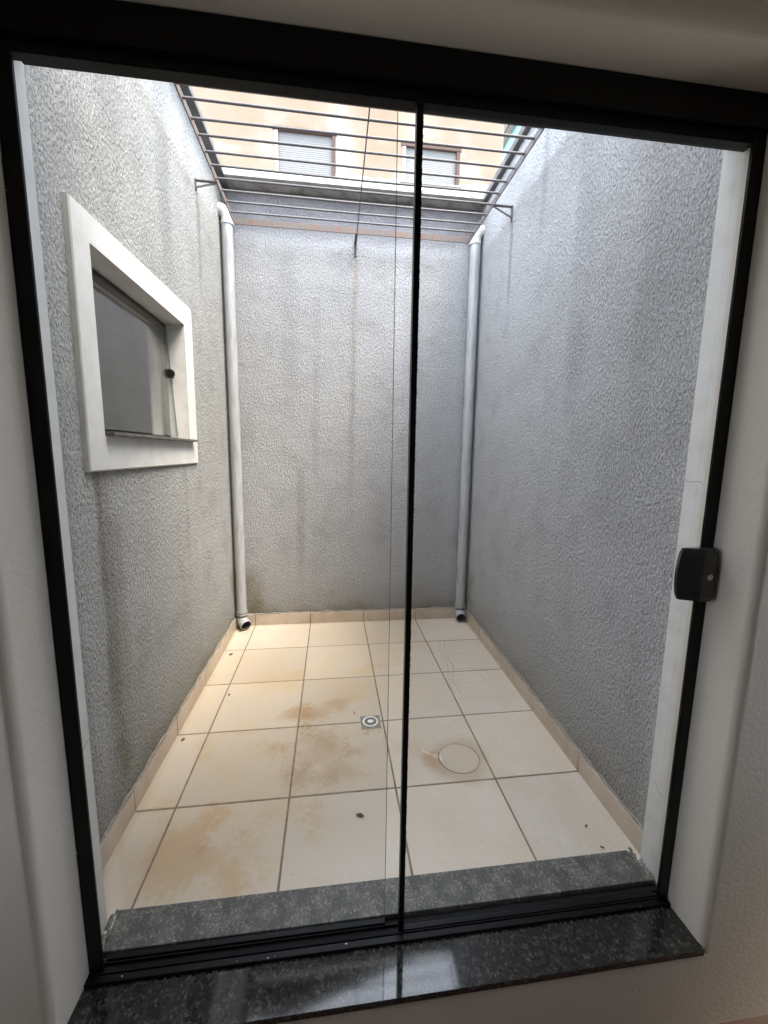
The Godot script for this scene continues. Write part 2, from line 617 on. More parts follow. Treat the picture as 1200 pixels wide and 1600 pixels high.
func house() -> void:
	var h := thing("house_wall", "off-white indoor wall of the house around the black sliding glass door", "wall", Vector3(0.17, -0.5, 0.0))
	var mid := Vector3(0.18, 1.14, 0)
	var s := Shape.new()
	var x0 := -0.70
	var x1 := 1.057
	var y0 := -0.032
	var y1 := 2.312
	var rad := 0.022
	ring(s, rect(x0, x1, y0, y1, -0.008), rect(x0, x1, y0, y1, 0.18 - rad), Vector3.ZERO, mid)
	var prev := rect(x0, x1, y0, y1, 0.18 - rad)
	var steps := 7
	for k in range(1, steps + 1):
		var a := PI / 2 * k / steps
		var d := rad * (1.0 - cos(a))
		var dy := d if k < steps else rad
		var cur := [Vector3(x0 - d, y0 - d * 0.2, 0.18 - rad + rad * sin(a)), Vector3(x1 + d, y0 - d * 0.2, 0.18 - rad + rad * sin(a)), Vector3(x1 + d, y1 + dy * 1.6, 0.18 - rad + rad * sin(a)), Vector3(x0 - d, y1 + dy * 1.6, 0.18 - rad + rad * sin(a))]
		ring(s, prev, cur, Vector3(0, 0, sin(a)), mid)
		prev = cur
	ring(s, prev, rect(-1.8, 2.5, -0.45, 2.62, 0.18), Vector3(0, 0, 1), mid)
	part("interior_face", s, M.inner_paint, h)
	# outside: white-painted reveal and plastered face
	var o := Shape.new()
	var ox0 := -0.712
	var ox1 := 1.066
	ring(o, rect(ox0, ox1, y0, 2.33, -0.009), rect(ox0, ox1, y0, 2.33, -0.084), Vector3.ZERO, mid)
	part("outer_reveal", o, M.white_paint, h, "white painted outer door reveal with hairline cracks")
	var ck := Shape.new()
	for q in [[ox1 - 0.0003, 1.36, -0.083], [ox1 - 0.0003, 0.33, -0.06], [ox0 + 0.0003, 0.62, -0.083], [ox0 + 0.0003, 0.37, -0.05]]:
		var cp := []
		var cr := []
		var yy: float = q[1]
		for k in 9:
			cp.append(Vector3(q[0], yy, q[2] + 0.009 * k * (1.0 if q[2] < -0.07 else 0.5)))
			cr.append(0.0006)
			yy += rng.randf_range(-0.010, 0.004)
		ck.tube(cp, cr, 5)
	part("cracks", ck, paint(0.16, 0.14, 0.12, 1.0), h)
	var e := Shape.new()
	ring(e, rect(ox0, ox1, y0, 2.33, -0.084), rect(-1.8, 2.5, -0.5, 3.4, -0.084), Vector3(0, 0, -1), mid)
	e.toward(rect(-1.8, 2.5, 2.62, 3.4, 0.18), Vector3(0, 0, 1))
	e.toward([Vector3(-1.8, 3.4, -0.084), Vector3(2.5, 3.4, -0.084), Vector3(2.5, 3.4, 0.18), Vector3(-1.8, 3.4, 0.18)], Vector3.UP)
	for x in [-1.8, 2.5]:
		e.toward([Vector3(x, -0.5, -0.084), Vector3(x, 3.4, -0.084), Vector3(x, 3.4, 0.18), Vector3(x, -0.5, 0.18)], Vector3(x, 0, 0))
	part("exterior_face", e, M.plain_plaster, h)
	# granite: thin outer threshold and the sill inside
	var t := Shape.new()
	t.prism([Vector2(-0.694, -0.112), Vector2(1.032, -0.110), Vector2(1.056, -0.0016), Vector2(-0.682, -0.0016)], -0.004, 0.0105, 0.0015)
	part("threshold", t, M.granite_out, h, "dusty dark granite outer threshold under the glass door")
	var i := Shape.new()
	i.prism([Vector2(x0 + 0.002, 0.05), Vector2(x1 - 0.002, 0.05), Vector2(x1 + 0.004, 0.184), Vector2(x0 - 0.004, 0.184)], -0.031, -0.012, 0.001)
	part("sill", i, M.granite_in, h, "polished black granite sill on the room side of the door")
	# broken mortar between the threshold and the jambs
	for side in [-1.0, 1.0]:
		var b := Shape.new()
		for k in 18:
			var z := -0.117 + 0.115 * k / 17.0
			var xe := lerpf(-0.712, -0.696 + 0.014 * (z + 0.112) / 0.1, rng.randf_range(0.15, 0.85)) if side < 0 else lerpf(1.066, 1.036 + 0.016 * (z + 0.112) / 0.1, rng.randf_range(0.1, 0.8))
			var r := rng.randf_range(0.004, 0.009)
			b.loft([[Vector3(xe - r, 0.0005, z - r), Vector3(xe + r, 0.0005, z - r * 0.6), Vector3(xe + r * 0.7, 0.0005, z + r), Vector3(xe - r * 0.9, 0.0005, z + r * 0.8)], [Vector3(xe - r * 0.4, rng.randf_range(0.003, 0.011), z - r * 0.5), Vector3(xe + r * 0.5, rng.randf_range(0.003, 0.011), z - r * 0.2), Vector3(xe + r * 0.3, rng.randf_range(0.003, 0.011), z + r * 0.4), Vector3(xe - r * 0.4, rng.randf_range(0.003, 0.011), z + r * 0.5)]])
		var m := part("mortar", b, M.mortar, h)
		m.set_meta("kind", "stuff")


# ---------------------------------------------------------------- walls of the courtyard
func left_x(z: float) -> float:
	return -0.807 - 0.0079 * (z + 2.266)

func right_x(z: float) -> float:
	return 1.131 - 0.0214 * (z + 2.266)

const ROWS := [-1.842, -1.392, -0.942, -0.492, -0.042]
const COLS := [-0.660, -0.210, 0.240, 0.690]

func skirting_side(wall: Node3D, xf: Callable, sgn: float) -> void:
	var zs := [BACK]
	zs.append_array(ROWS)
	for k in zs.size() - 1:
		var a: float = zs[k] + (0.010 if k == 0 else 0.0025)
		var b: float = minf(zs[k + 1] - 0.0025, -0.086)
		var s := Shape.new()
		var wob := rng.randf_range(-0.0008, 0.0008)
		s.prism([Vector2(xf.call(a) + sgn * 0.001, a), Vector2(xf.call(b) + sgn * 0.001, b), Vector2(xf.call(b) + sgn * (0.010 + wob), b), Vector2(xf.call(a) + sgn * (0.010 + wob), a)], 0.0015, 0.0935 + rng.randf_range(-0.001, 0.001), 0.0015)
		part("skirting_tile", s, M.skirting, wall)
	mortar_edge(wall, func(t: float) -> Vector3:
		var z := lerpf(BACK, -0.086, t)
		return Vector3(xf.call(z), 0.0935, z), Vector3(sgn, 0, 0), 2.19)

func mortar_edge(wall: Node3D, at: Callable, out: Vector3, length: float) -> void:
	# the ragged line of bedding mortar along the top of the skirting
	var s := Shape.new()
	var n := int(length / 0.012)
	var f := FastNoiseLite.new()
	f.seed = int(length * 1000.0)
	f.frequency = 0.09
	f.fractal_octaves = 3
	for k in n:
		var p0: Vector3 = at.call(float(k) / n)
		var p1: Vector3 = at.call(float(k + 1) / n)
		var h0 := maxf(0.0015, 0.006 + f.get_noise_1d(k) * 0.012)
		var h1 := maxf(0.0015, 0.006 + f.get_noise_1d(k + 1) * 0.012)
		var d0 := 0.0085 + f.get_noise_1d(k + 300) * 0.006
		var d1 := 0.0085 + f.get_noise_1d(k + 301) * 0.006
		var u := Vector3.UP
		s.toward([p0 + out * d0, p1 + out * d1, p1 + out * d1 * 0.75 + u * h1, p0 + out * d0 * 0.75 + u * h0], out)
		s.toward([p0 + out * d0 * 0.75 + u * h0, p1 + out * d1 * 0.75 + u * h1, p1 + u * h1 * 1.3, p0 + u * h0 * 1.3], u)
	var m := part("mortar_edge", s, M.mortar, wall)
	m.set_meta("kind", "stuff")

func flashing(wall: Node3D, a: Vector3, b: Vector3, out: Vector3, depth: float, lip := 0.06) -> void:
	# folded sheet-metal cap: drip edge in front, slope on top
	var s := Shape.new()
	var u := Vector3.UP
	var sec := [out * lip + u * 0.002, out * lip + u * 0.016, out * (lip - 0.008) + u * 0.060, out * -depth + u * 0.12, out * -depth + u * -0.05, out * 0.0 + u * 0.002]
	var la := []
	var lb := []
	for p in sec:
		la.append(a + p)
		lb.append(b + p)
	for k in sec.size():
		var j := (k + 1) % sec.size()
		s.face([la[k], la[j], lb[j], lb[k]], (a + b) / 2.0 + u * 0.05 - out * depth * 0.5)
	part("flashing", s, M.flashing if depth > 0.195 else M.flashing_pale, wall)

func low_grime(st: StainsAndShade, y0: float, y1: float, seed_shift: float, c: Color, strength: float) -> void:
	# rising damp and splash: strongest at the foot, with a ragged upper edge
	st.band(func(x: float, y: float, n: float) -> float:
		var up := -y
		var edge := y1 * (0.35 + 1.1 * n) + 0.05 * sin(x * 9.0 + seed_shift)
		return strength * (1.0 - smoothstep(y0, maxf(edge, y0 + 0.02), up)), st.area.position.x, st.area.position.y, st.area.end.x, st.area.end.y, c)

func run_mark(st: StainsAndShade, x: float, top: float, bottom: float, width: float, drift: float, c: Color, strength: float) -> void:
	# where water ran down: y is minus the height
	st.band(func(px: float, py: float, n: float) -> float:
		var t := (py + top) / (top - bottom)
		if t < 0.0 or t > 1.0:
			return 0.0
		var cx := x + drift * t + (n - 0.5) * 0.03
		var e := absf(px - cx) / (width * (0.6 + 0.8 * n))
		return strength * (1.0 - smoothstep(0.2, 1.0, e)) * (1.0 - smoothstep(0.55, 1.0, t)) * (0.5 + n), x - 0.2, -top, x + 0.2, -bottom, c)


func left_wall() -> void:
	var w := thing("left_wall", "grey rough-plastered left courtyard wall holding the white-trimmed window", "wall", Vector3(-0.9, 0, -1.18))
	var st := StainsAndShade.new(448, 660, Rect2(-2.276, -3.3, 2.19, 3.3), 3)
	st.mottle(0.35, Vector3(1, 1, 1.05))
	low_grime(st, 0.0, 0.5, 0.0, Color(0.62, 0.60, 0.52), 0.75)
	low_grime(st, 0.05, 0.2, 2.0, Color(0.6, 0.58, 0.46), 0.7)
	run_mark(st, -0.47, 1.36, 0.1, 0.06, 0.03, Color(0.66, 0.64, 0.60), 0.7)
	run_mark(st, -0.44, 1.36, 0.5, 0.03, 0.01, Color(0.60, 0.58, 0.55), 0.7)
	run_mark(st, -0.52, 1.2, 0.2, 0.09, 0.02, Color(0.7, 0.68, 0.62), 0.6)
	st.blob(-0.47, -0.22, 0.06, 0.14, Color(0.6, 0.57, 0.45), 0.7)
	run_mark(st, -1.28, 1.4, 0.6, 0.05, 0.0, Color(0.75, 0.73, 0.70), 0.6)
	run_mark(st, -1.2, 3.25, 2.0, 0.12, 0.0, Color(0.72, 0.74, 0.76), 0.6)
	run_mark(st, -0.7, 3.25, 2.2, 0.16, 0.0, Color(0.78, 0.79, 0.8), 0.5)
	run_mark(st, -1.72, 2.9, 2.3, 0.05, 0.0, Color(0.6, 0.56, 0.52), 0.6)
	st.blob(-2.2, -0.3, 0.1, 0.3, Color(0.5, 0.47, 0.34), 0.7)
	st.blob(-0.14, -1.2, 0.12, 1.6, Color(0.86, 0.83, 0.72), 0.5)
	var s := Shape.new()
	var z0 := BACK
	var a := Vector3(left_x(z0), 0, z0)
	var b := Vector3(left_x(-0.086), 0, -0.086)
	# opening for the window: z -1.346 .. -0.478, y 1.478 .. 2.092
	wall_face(s, a, (b - a).normalized(), a.distance_to(b), WALL_TOP, Vector3(1, 0, 0), Rect2(-1.346 - z0, 1.478, 0.868, 0.614))
	part("plaster_face", s, plaster(M.relief, st.texture(), Color(0.41, 0.41, 0.395)), w)
	var c := Shape.new()
	var lo := Vector3(-1.0, -0.45, -2.47)
	var hi := Vector3(-0.83, WALL_TOP, -0.088)
	c.box(lo, Vector3(hi.x, hi.y, -1.351))
	c.box(Vector3(lo.x, lo.y, -0.473), hi)
	c.box(Vector3(lo.x, lo.y, -1.350), Vector3(hi.x, 1.472, -0.474))
	c.box(Vector3(lo.x, 2.098, -1.350), Vector3(hi.x, hi.y, -0.474))
	part("wall_core", c, M.plain_plaster, w)
	skirting_side(w, left_x, 1.0)
	flashing(w, Vector3(-0.807, WALL_TOP, -2.27), Vector3(-0.823, WALL_TOP, -0.088), Vector3(1, 0, 0), 0.2)
	window_in_wall(w)

func window_in_wall(w: Node3D) -> void:
	var win := group_part("window", w, "small awning window with tilted glass in a thick white surround")
	# surround: proud of the plaster by 2 cm, its opening bevelled
	var s := Shape.new()
	var fx := -0.803
	var bx := -0.825
	var out := [[-0.376, 1.356], [-1.470, 1.356], [-1.478, 2.210], [-0.384, 2.186]]
	var hole := [[-0.478, 1.478], [-1.346, 1.478], [-1.346, 2.092], [-0.478, 2.092]]
	var c := Vector3(-0.86, 1.78, -0.91)
	var bev := 0.004
	for k in 4:
		var j := (k + 1) % 4
		var o0 := Vector3(fx, out[k][1], out[k][0])
		var o1 := Vector3(fx, out[j][1], out[j][0])
		var h0 := Vector3(fx, hole[k][1], hole[k][0])
		var h1 := Vector3(fx, hole[j][1], hole[j][0])
		var i0 := o0.lerp(h0, bev / 0.1)
		var i1 := o1.lerp(h1, bev / 0.1)
		s.toward([i0, i1, h1, h0], Vector3.RIGHT)
		var e0 := Vector3(fx - bev, o0.y, o0.z)
		var e1 := Vector3(fx - bev, o1.y, o1.z)
		var dirv := (o0 + o1) / 2.0 - c
		dirv.x = 0.0
		s.toward([i0, i1, e1, e0], dirv.normalized() + Vector3.RIGHT)
		s.toward([e0, e1, Vector3(bx, o1.y, o1.z), Vector3(bx, o0.y, o0.z)], dirv)
		s.toward([h0, h1, Vector3(-0.99, h1.y, h1.z), Vector3(-0.99, h0.y, h0.z)], -dirv)
	part("surround", s, M.white_paint, win)
	# black frame set back in the opening
	var f := Shape.new()
	f.box(Vector3(-0.930, 2.066, -1.344), Vector3(-0.897, 2.090, -0.480), 0.002)
	f.box(Vector3(-0.930, 1.50, -1.344), Vector3(-0.900, 2.061, -1.332), 0.002)
	f.box(Vector3(-0.930, 1.50, -0.492), Vector3(-0.900, 2.061, -0.480), 0.002)
	f.box(Vector3(-0.930, 1.491, -1.331), Vector3(-0.900, 1.506, -0.493), 0.002)
	part("frame", f, M.frame, win)
	# glass sash, hinged at the top and pushed out at the foot
	var top := Vector3(-0.894, 2.070, 0)
	var foot := Vector3(-0.862, 1.506, 0)
	var d := (foot - top).normalized()
	var n := Vector3(d.y, -d.x, 0)
	if n.x < 0:
		n = -n
	var g := Shape.new()
	var la := []
	var lb := []
	for p in [top, foot, foot - n * 0.006, top - n * 0.006]:
		la.append(p + Vector3(0, 0, -0.488))
		lb.append(p + Vector3(0, 0, -1.336))
	g.loft([la, lb])
	part("pane", g, M.glass, win)
	var ge := Shape.new()
	for z in [-1.338, -0.4878]:
		var ka := []
		var kb := []
		for p in [top, foot, foot - n * 0.006, top - n * 0.006]:
			ka.append(p + Vector3(0, 0, z))
			kb.append(p + Vector3(0, 0, z + 0.0018))
		ge.loft([ka, kb])
	part("pane_edge", ge, M.glass_edge, win)
	var hd := Shape.new()
	var hp := top.lerp(foot, 0.42) + n * 0.004
	hd.box(hp + Vector3(-0.012, -0.022, -1.338), hp + Vector3(0.012, 0.022, -1.300), 0.004)
	hd.box(hp + Vector3(0.010, -0.012, -1.328), hp + Vector3(0.020, 0.014, -1.308), 0.003)
	part("latch", hd, M.frame, win)
	var sl := Shape.new()
	sl.box(Vector3(-0.95, 1.4785, -1.388), Vector3(-0.774, 1.4905, -0.482), 0.0015)
	part("sill", sl, M.granite_out, win, "thin speckled granite window sill")
	# dim room behind the glass
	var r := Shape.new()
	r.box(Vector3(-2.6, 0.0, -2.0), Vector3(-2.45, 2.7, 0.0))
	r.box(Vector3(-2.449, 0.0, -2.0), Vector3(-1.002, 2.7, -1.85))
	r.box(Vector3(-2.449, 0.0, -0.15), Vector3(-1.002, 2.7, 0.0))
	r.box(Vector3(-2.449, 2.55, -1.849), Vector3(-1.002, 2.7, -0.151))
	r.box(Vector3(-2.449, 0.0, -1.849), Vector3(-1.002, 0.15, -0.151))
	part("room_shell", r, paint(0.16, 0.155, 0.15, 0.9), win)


func back_wall() -> void:
	var w := thing("back_wall", "tall grey textured wall at the far end between the two downpipes", "wall", Vector3(0.16, 0, -2.36))
	var x0 := left_x(BACK)
	var x1 := right_x(BACK)
	var st := StainsAndShade.new(400, 680, Rect2(x0, -WALL_TOP, x1 - x0, WALL_TOP), 4)
	st.mottle(0.32, Vector3(1.0, 1.0, 1.03))
	low_grime(st, 0.0, 0.55, 1.0, Color(0.66, 0.63, 0.57), 0.8)
	low_grime(st, 0.06, 0.2, 0.4, Color(0.55, 0.52, 0.43), 0.8)
	st.band(func(_x: float, y: float, n: float) -> float: return 1.0 - smoothstep(0.2, 0.36 + 0.2 * (n - 0.5), y + 3.29), x0, -3.29, x1, -2.7, Color(0.60, 0.57, 0.58))  # wall top painted darker: shade under the flashing, with dirt
	run_mark(st, 0.162, 2.9, 0.9, 0.022, -0.045, Color(0.86, 0.80, 0.74), 0.7)
	run_mark(st, 0.15, 2.88, 0.3, 0.05, -0.04, Color(0.86, 0.84, 0.82), 0.7)
	run_mark(st, -0.134, 2.6, 0.5, 0.045, -0.04, Color(0.86, 0.855, 0.855), 0.8)
	run_mark(st, -0.35, 2.9, 1.4, 0.1, 0.0, Color(0.86, 0.86, 0.87), 0.8)
	run_mark(st, 0.6, 2.9, 1.2, 0.12, 0.02, Color(0.86, 0.86, 0.88), 0.8)
	run_mark(st, -0.28, 1.3, 0.2, 0.05, 0.0, Color(0.78, 0.76, 0.74), 0.8)
	run_mark(st, 0.42, 2.9, 1.9, 0.03, 0.0, Color(1.2, 1.2, 1.2), 0.6)
	st.blob(x0 + 0.08, -0.25, 0.16, 0.25, Color(0.6, 0.56, 0.42), 0.8)
	st.blob(0.204, -0.33, 0.006, 0.04, Color(1.5, 1.5, 1.45), 0.8, 0.3)
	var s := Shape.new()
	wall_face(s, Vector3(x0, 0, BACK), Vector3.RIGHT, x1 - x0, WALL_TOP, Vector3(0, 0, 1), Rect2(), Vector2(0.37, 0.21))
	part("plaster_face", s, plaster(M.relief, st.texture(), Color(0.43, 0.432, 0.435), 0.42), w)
	var c := Shape.new()
	c.box(Vector3(-0.998, -0.45, -2.468), Vector3(1.34, WALL_TOP, BACK - 0.004))
	part("wall_core", c, M.plain_plaster, w)
	var xs := [x0 + 0.012]
	xs.append_array(COLS)
	xs.append(x1 - 0.012)
	for k in xs.size() - 1:
		var sk := Shape.new()
		sk.prism([Vector2(xs[k] + 0.0025, BACK + 0.001), Vector2(xs[k + 1] - 0.0025, BACK + 0.001), Vector2(xs[k + 1] - 0.0025, BACK + 0.010), Vector2(xs[k] + 0.0025, BACK + 0.010)], 0.0015, 0.0935 + rng.randf_range(-0.001, 0.001), 0.0015)
		part("skirting_tile", sk, M.skirting, w)
	mortar_edge(w, func(t: float) -> Vector3: return Vector3(lerpf(x0, x1, t), 0.0935, BACK), Vector3(0, 0, 1), x1 - x0)
	flashing(w, Vector3(x0 - 0.02, WALL_TOP + 0.006, BACK), Vector3(x1 + 0.02, WALL_TOP + 0.006, BACK), Vector3(0, 0, 1), 0.19, 0.14)


func right_wall() -> void:
	var w := thing("right_wall", "bluish grey dragged-plaster right courtyard wall without openings", "wall", Vector3(1.25, 0, -1.18))
	var st := StainsAndShade.new(448, 660, Rect2(-2.276, -3.3, 2.19, 3.3), 6)
	st.mottle(0.3, Vector3(1, 1, 1.03))
	low_grime(st, 0.0, 0.6, 4.0, Color(0.72, 0.69, 0.60), 0.75)
	low_grime(st, 0.03, 0.17, 5.0, Color(0.55, 0.52, 0.40), 0.7)
	st.blob(-2.15, -0.25, 0.12, 0.25, Color(0.5, 0.47, 0.32), 0.75)
	run_mark(st, -1.65, 2.9, 2.3, 0.03, 0.0, Color(0.62, 0.6, 0.6), 0.8)
	st.blob(-1.5, -2.98, 0.14, 0.06, Color(0.74, 0.72, 0.66), 0.7)
	run_mark(st, -1.22, 3.2, 2.5, 0.05, 0.0, Color(0.72, 0.72, 0.73), 0.7)
	run_mark(st, -0.8, 3.2, 1.2, 0.14, 0.0, Color(0.88, 0.88, 0.89), 0.8)
	run_mark(st, -0.35, 3.2, 1.0, 0.1, 0.0, Color(0.88, 0.87, 0.86), 0.8)
	run_mark(st, -1.9, 2.8, 1.0, 0.09, 0.0, Color(1.12, 1.13, 1.14), 0.8)
	var s := Shape.new()
	var a := Vector3(right_x(BACK), 0, BACK)
	var b := Vector3(right_x(-0.086), 0, -0.086)
	wall_face(s, a, (b - a).normalized(), a.distance_to(b), WALL_TOP, Vector3(-1, 0, 0), Rect2(), Vector2(0.63, 0.48))
	part("plaster_face", s, plaster(M.relief, st.texture(), Color(0.45, 0.452, 0.455), 0.5), w)
	var c := Shape.new()
	c.box(Vector3(1.137, -0.45, -2.468), Vector3(1.34, WALL_TOP, -0.088))
	part("wall_core", c, M.plain_plaster, w)
	skirting_side(w, right_x, -1.0)
	flashing(w, Vector3(1.131, WALL_TOP - 0.004, -2.21), Vector3(1.085, WALL_TOP - 0.004, -0.088), Vector3(-1, 0, 0), 0.2, 0.032)


# ---------------------------------------------------------------- what stands behind
func far_building() -> void:
	var b := thing("apartment_building", "peeling beige building with two shuttered windows beyond the back wall", "building", Vector3(-1.2, -0.5, -8.0))
	var st := StainsAndShade.new(900, 640, Rect2(-5.0, -8.0, 7.75, 5.5), 9)
	st.mottle(0.35, Vector3(0.9, 1.0, 1.3))
	for k in 26:
		st.blob(rng.randf_range(-2.5, 2.7), rng.randf_range(-6.7, -5.5), rng.randf_range(0.08, 0.4), rng.randf_range(0.04, 0.2), [Color(1.25, 1.32, 1.5), Color(0.82, 0.8, 0.78), Color(1.12, 1.06, 1.0)][k % 3], rng.randf_range(0.3, 0.8), 1.2)
	for cx in [-0.4, 1.57]:
		st.blob(cx, -6.0, 0.72, 0.5, Color(1.2, 1.3, 1.55), 0.7, 1.0)
		st.blob(cx + 0.5, -6.2, 0.2, 0.4, Color(1.3, 1.45, 1.85), 0.8, 1.0)
	# lower part painted white, flaking
	st.band(func(x: float, y: float, n: float) -> float: return 1.0 if -y < 5.63 + (x + 1.6) * 0.03 + (n - 0.5) * 0.12 else 0.0, -5, -6.2, 2.75, -2.5, Color(1.75, 2.15, 3.2))
	st.band(func(x: float, y: float, n: float) -> float: return 0.8 if n < 0.36 or absf(-y - 5.42 - (n - 0.5) * 0.3) < 0.02 else 0.0, -5, -5.75, 2.75, -4.9, Color(0.72, 0.7, 0.68))
	st.blob(1.95, -5.55, 0.4, 0.07, Color(0.62, 0.45, 0.33), 0.9, 0.8)
	var f := Shape.new()
	f.use_floor_uv = false
	var holes := [[-0.862, 0.058, 5.64, 6.28], [1.10, 2.03, 5.70, 6.25]]
	var xs := [-5.0, holes[0][0], holes[0][1], holes[1][0], holes[1][1], 2.74]
	for i in 5:
		var ys := [-0.5, 8.3]
		if i == 1:
			ys = [-0.5, holes[0][2], holes[0][3], 8.3]
		if i == 3:
			ys = [-0.5, holes[1][2], holes[1][3], 8.3]
		for k in ys.size() - 1:
			if k == 1:
				continue
			var p := rect(xs[i], xs[i + 1], ys[k], ys[k + 1], -6.0)
			for t in [0, 2, 1, 0, 3, 2]:
				f.put(p[t], Vector3(0, 0, 1), Vector2((p[t].x + 5.0) / 7.75, (8.0 - p[t].y) / 5.5))
	var m := paint(1, 1, 1, 0.9)
	m.albedo_texture = st.texture(Color(0.188, 0.142, 0.102))
	m.texture_repeat = false
	for p in [Vector3(-5.0, 8.3, -6.0), Vector3(2.74, 8.3, -6.0), Vector3(2.74, 8.35, -6.0), Vector3(-5.0, 8.3, -6.0), Vector3(2.74, 8.35, -6.0), Vector3(-1.13, 9.84, -6.0), Vector3(-5.0, 8.3, -6.0), Vector3(-1.13, 9.84, -6.0), Vector3(-5.0, 8.35, -6.0)]:
		f.put(p, Vector3(0, 0, 1), Vector2((p.x + 5.0) / 7.75, clampf((8.0 - p.y) / 5.5, 0.01, 0.99)))
	part("front_wall", f, m, b)
	var c := Shape.new()
	for x in [-5.0, 2.74]:
		c.toward([Vector3(x, -0.5, -6.0), Vector3(x, 8.35, -6.0), Vector3(x, 8.35, -11), Vector3(x, -0.5, -11)], Vector3(x + 1.0, 0, 0))
	c.toward(rect(-5.0, 2.74, -0.5, 8.35, -11.0), Vector3(0, 0, -1))
	c.toward([Vector3(-5.0, 8.35, -11), Vector3(2.74, 8.35, -11), Vector3(-1.13, 9.84, -11)], Vector3(0, 0, -1))
	part("side_wall", c, paint(0.27, 0.205, 0.13, 0.9), b)
	for sd in [-1.0, 1.0]:
		var r := Shape.new()
		r.loft([[Vector3(-1.13, 9.85, -5.8), Vector3(-1.13 + sd * 4.15, 8.255, -5.8), Vector3(-1.13 + sd * 4.15, 8.335, -5.8), Vector3(-1.13, 9.93, -5.8)], [Vector3(-1.13, 9.85, -11.2), Vector3(-1.13 + sd * 4.15, 8.255, -11.2), Vector3(-1.13 + sd * 4.15, 8.335, -11.2), Vector3(-1.13, 9.93, -11.2)]])
		part("roof", r, M.concrete, b)
	var shutter := paint(0.135, 0.136, 0.135, 0.6)
	var wood := paint(0.055, 0.03, 0.023, 0.8)
	var pale := paint(0.25, 0.225, 0.195, 0.8)
	for k in 2:
		var h: Array = holes[k]
		var win := group_part("window", b)
		var fr := Shape.new()
		fr.box(Vector3(h[0] - 0.02, h[3] - 0.055, -6.06), Vector3(h[1] + 0.02, h[3], -5.985), 0.004)
		fr.box(Vector3(h[1] - 0.055, h[2], -6.06), Vector3(h[1], h[3] - 0.056, -5.99), 0.004)
		part("frame", fr, wood, win)
		var pj := Shape.new()
		pj.box(Vector3(h[0], h[2], -6.06), Vector3(h[0] + 0.055, h[3] - 0.056, -5.99), 0.004)
		pj.box(Vector3(h[0] - 0.04, h[2] - 0.03, -6.06), Vector3(h[1] + 0.04, h[2], -5.97), 0.004)
		part("jamb", pj, pale, win)
		var sh := Shape.new()
		var n := 20
		for i in n:
			var y0: float = lerpf(h[2], h[3] - 0.056, float(i) / n)
			var y1: float = lerpf(h[2], h[3] - 0.056, float(i + 1) / n)
			sh.toward([Vector3(h[0] + 0.05, y0, -6.03), Vector3(h[1] - 0.05, y0, -6.03), Vector3(h[1] - 0.05, y1 - 0.005, -6.033), Vector3(h[0] + 0.05, y1 - 0.005, -6.033)], Vector3(0, 0.1, 1))
			sh.toward([Vector3(h[0] + 0.05, y1 - 0.005, -6.033), Vector3(h[1] - 0.05, y1 - 0.005, -6.033), Vector3(h[1] - 0.05, y1, -6.03), Vector3(h[0] + 0.05, y1, -6.03)], Vector3(0, -1, 0.2))
		part("shutter", sh, shutter, win)


func neighbour_house() -> void:
	var h := thing("neighbour_house", "pale cyan house wall with brown eave glimpsed beyond the right wall", "house", Vector3(5.5, -0.5, -10.0))
	var s := Shape.new()
	s.box(Vector3(4.0, -0.5, -15.0), Vector3(7.5, 8.55, -7.4))
	part("wall", s, paint(0.30, 0.60, 0.66, 0.8), h)
	var e := Shape.new()
	e.box(Vector3(3.86, 8.551, -15.2), Vector3(7.6, 8.60, -7.3))
	part("soffit", e, paint(0.45, 0.34, 0.32, 0.8), h)
	var f := Shape.new()
	f.box(Vector3(3.835, 8.555, -15.2), Vector3(3.859, 8.80, -7.3))
	f.box(Vector3(3.835, 8.801, -15.2), Vector3(7.6, 8.86, -7.3))
	part("eave", f, paint(0.10, 0.065, 0.045, 0.7), h)


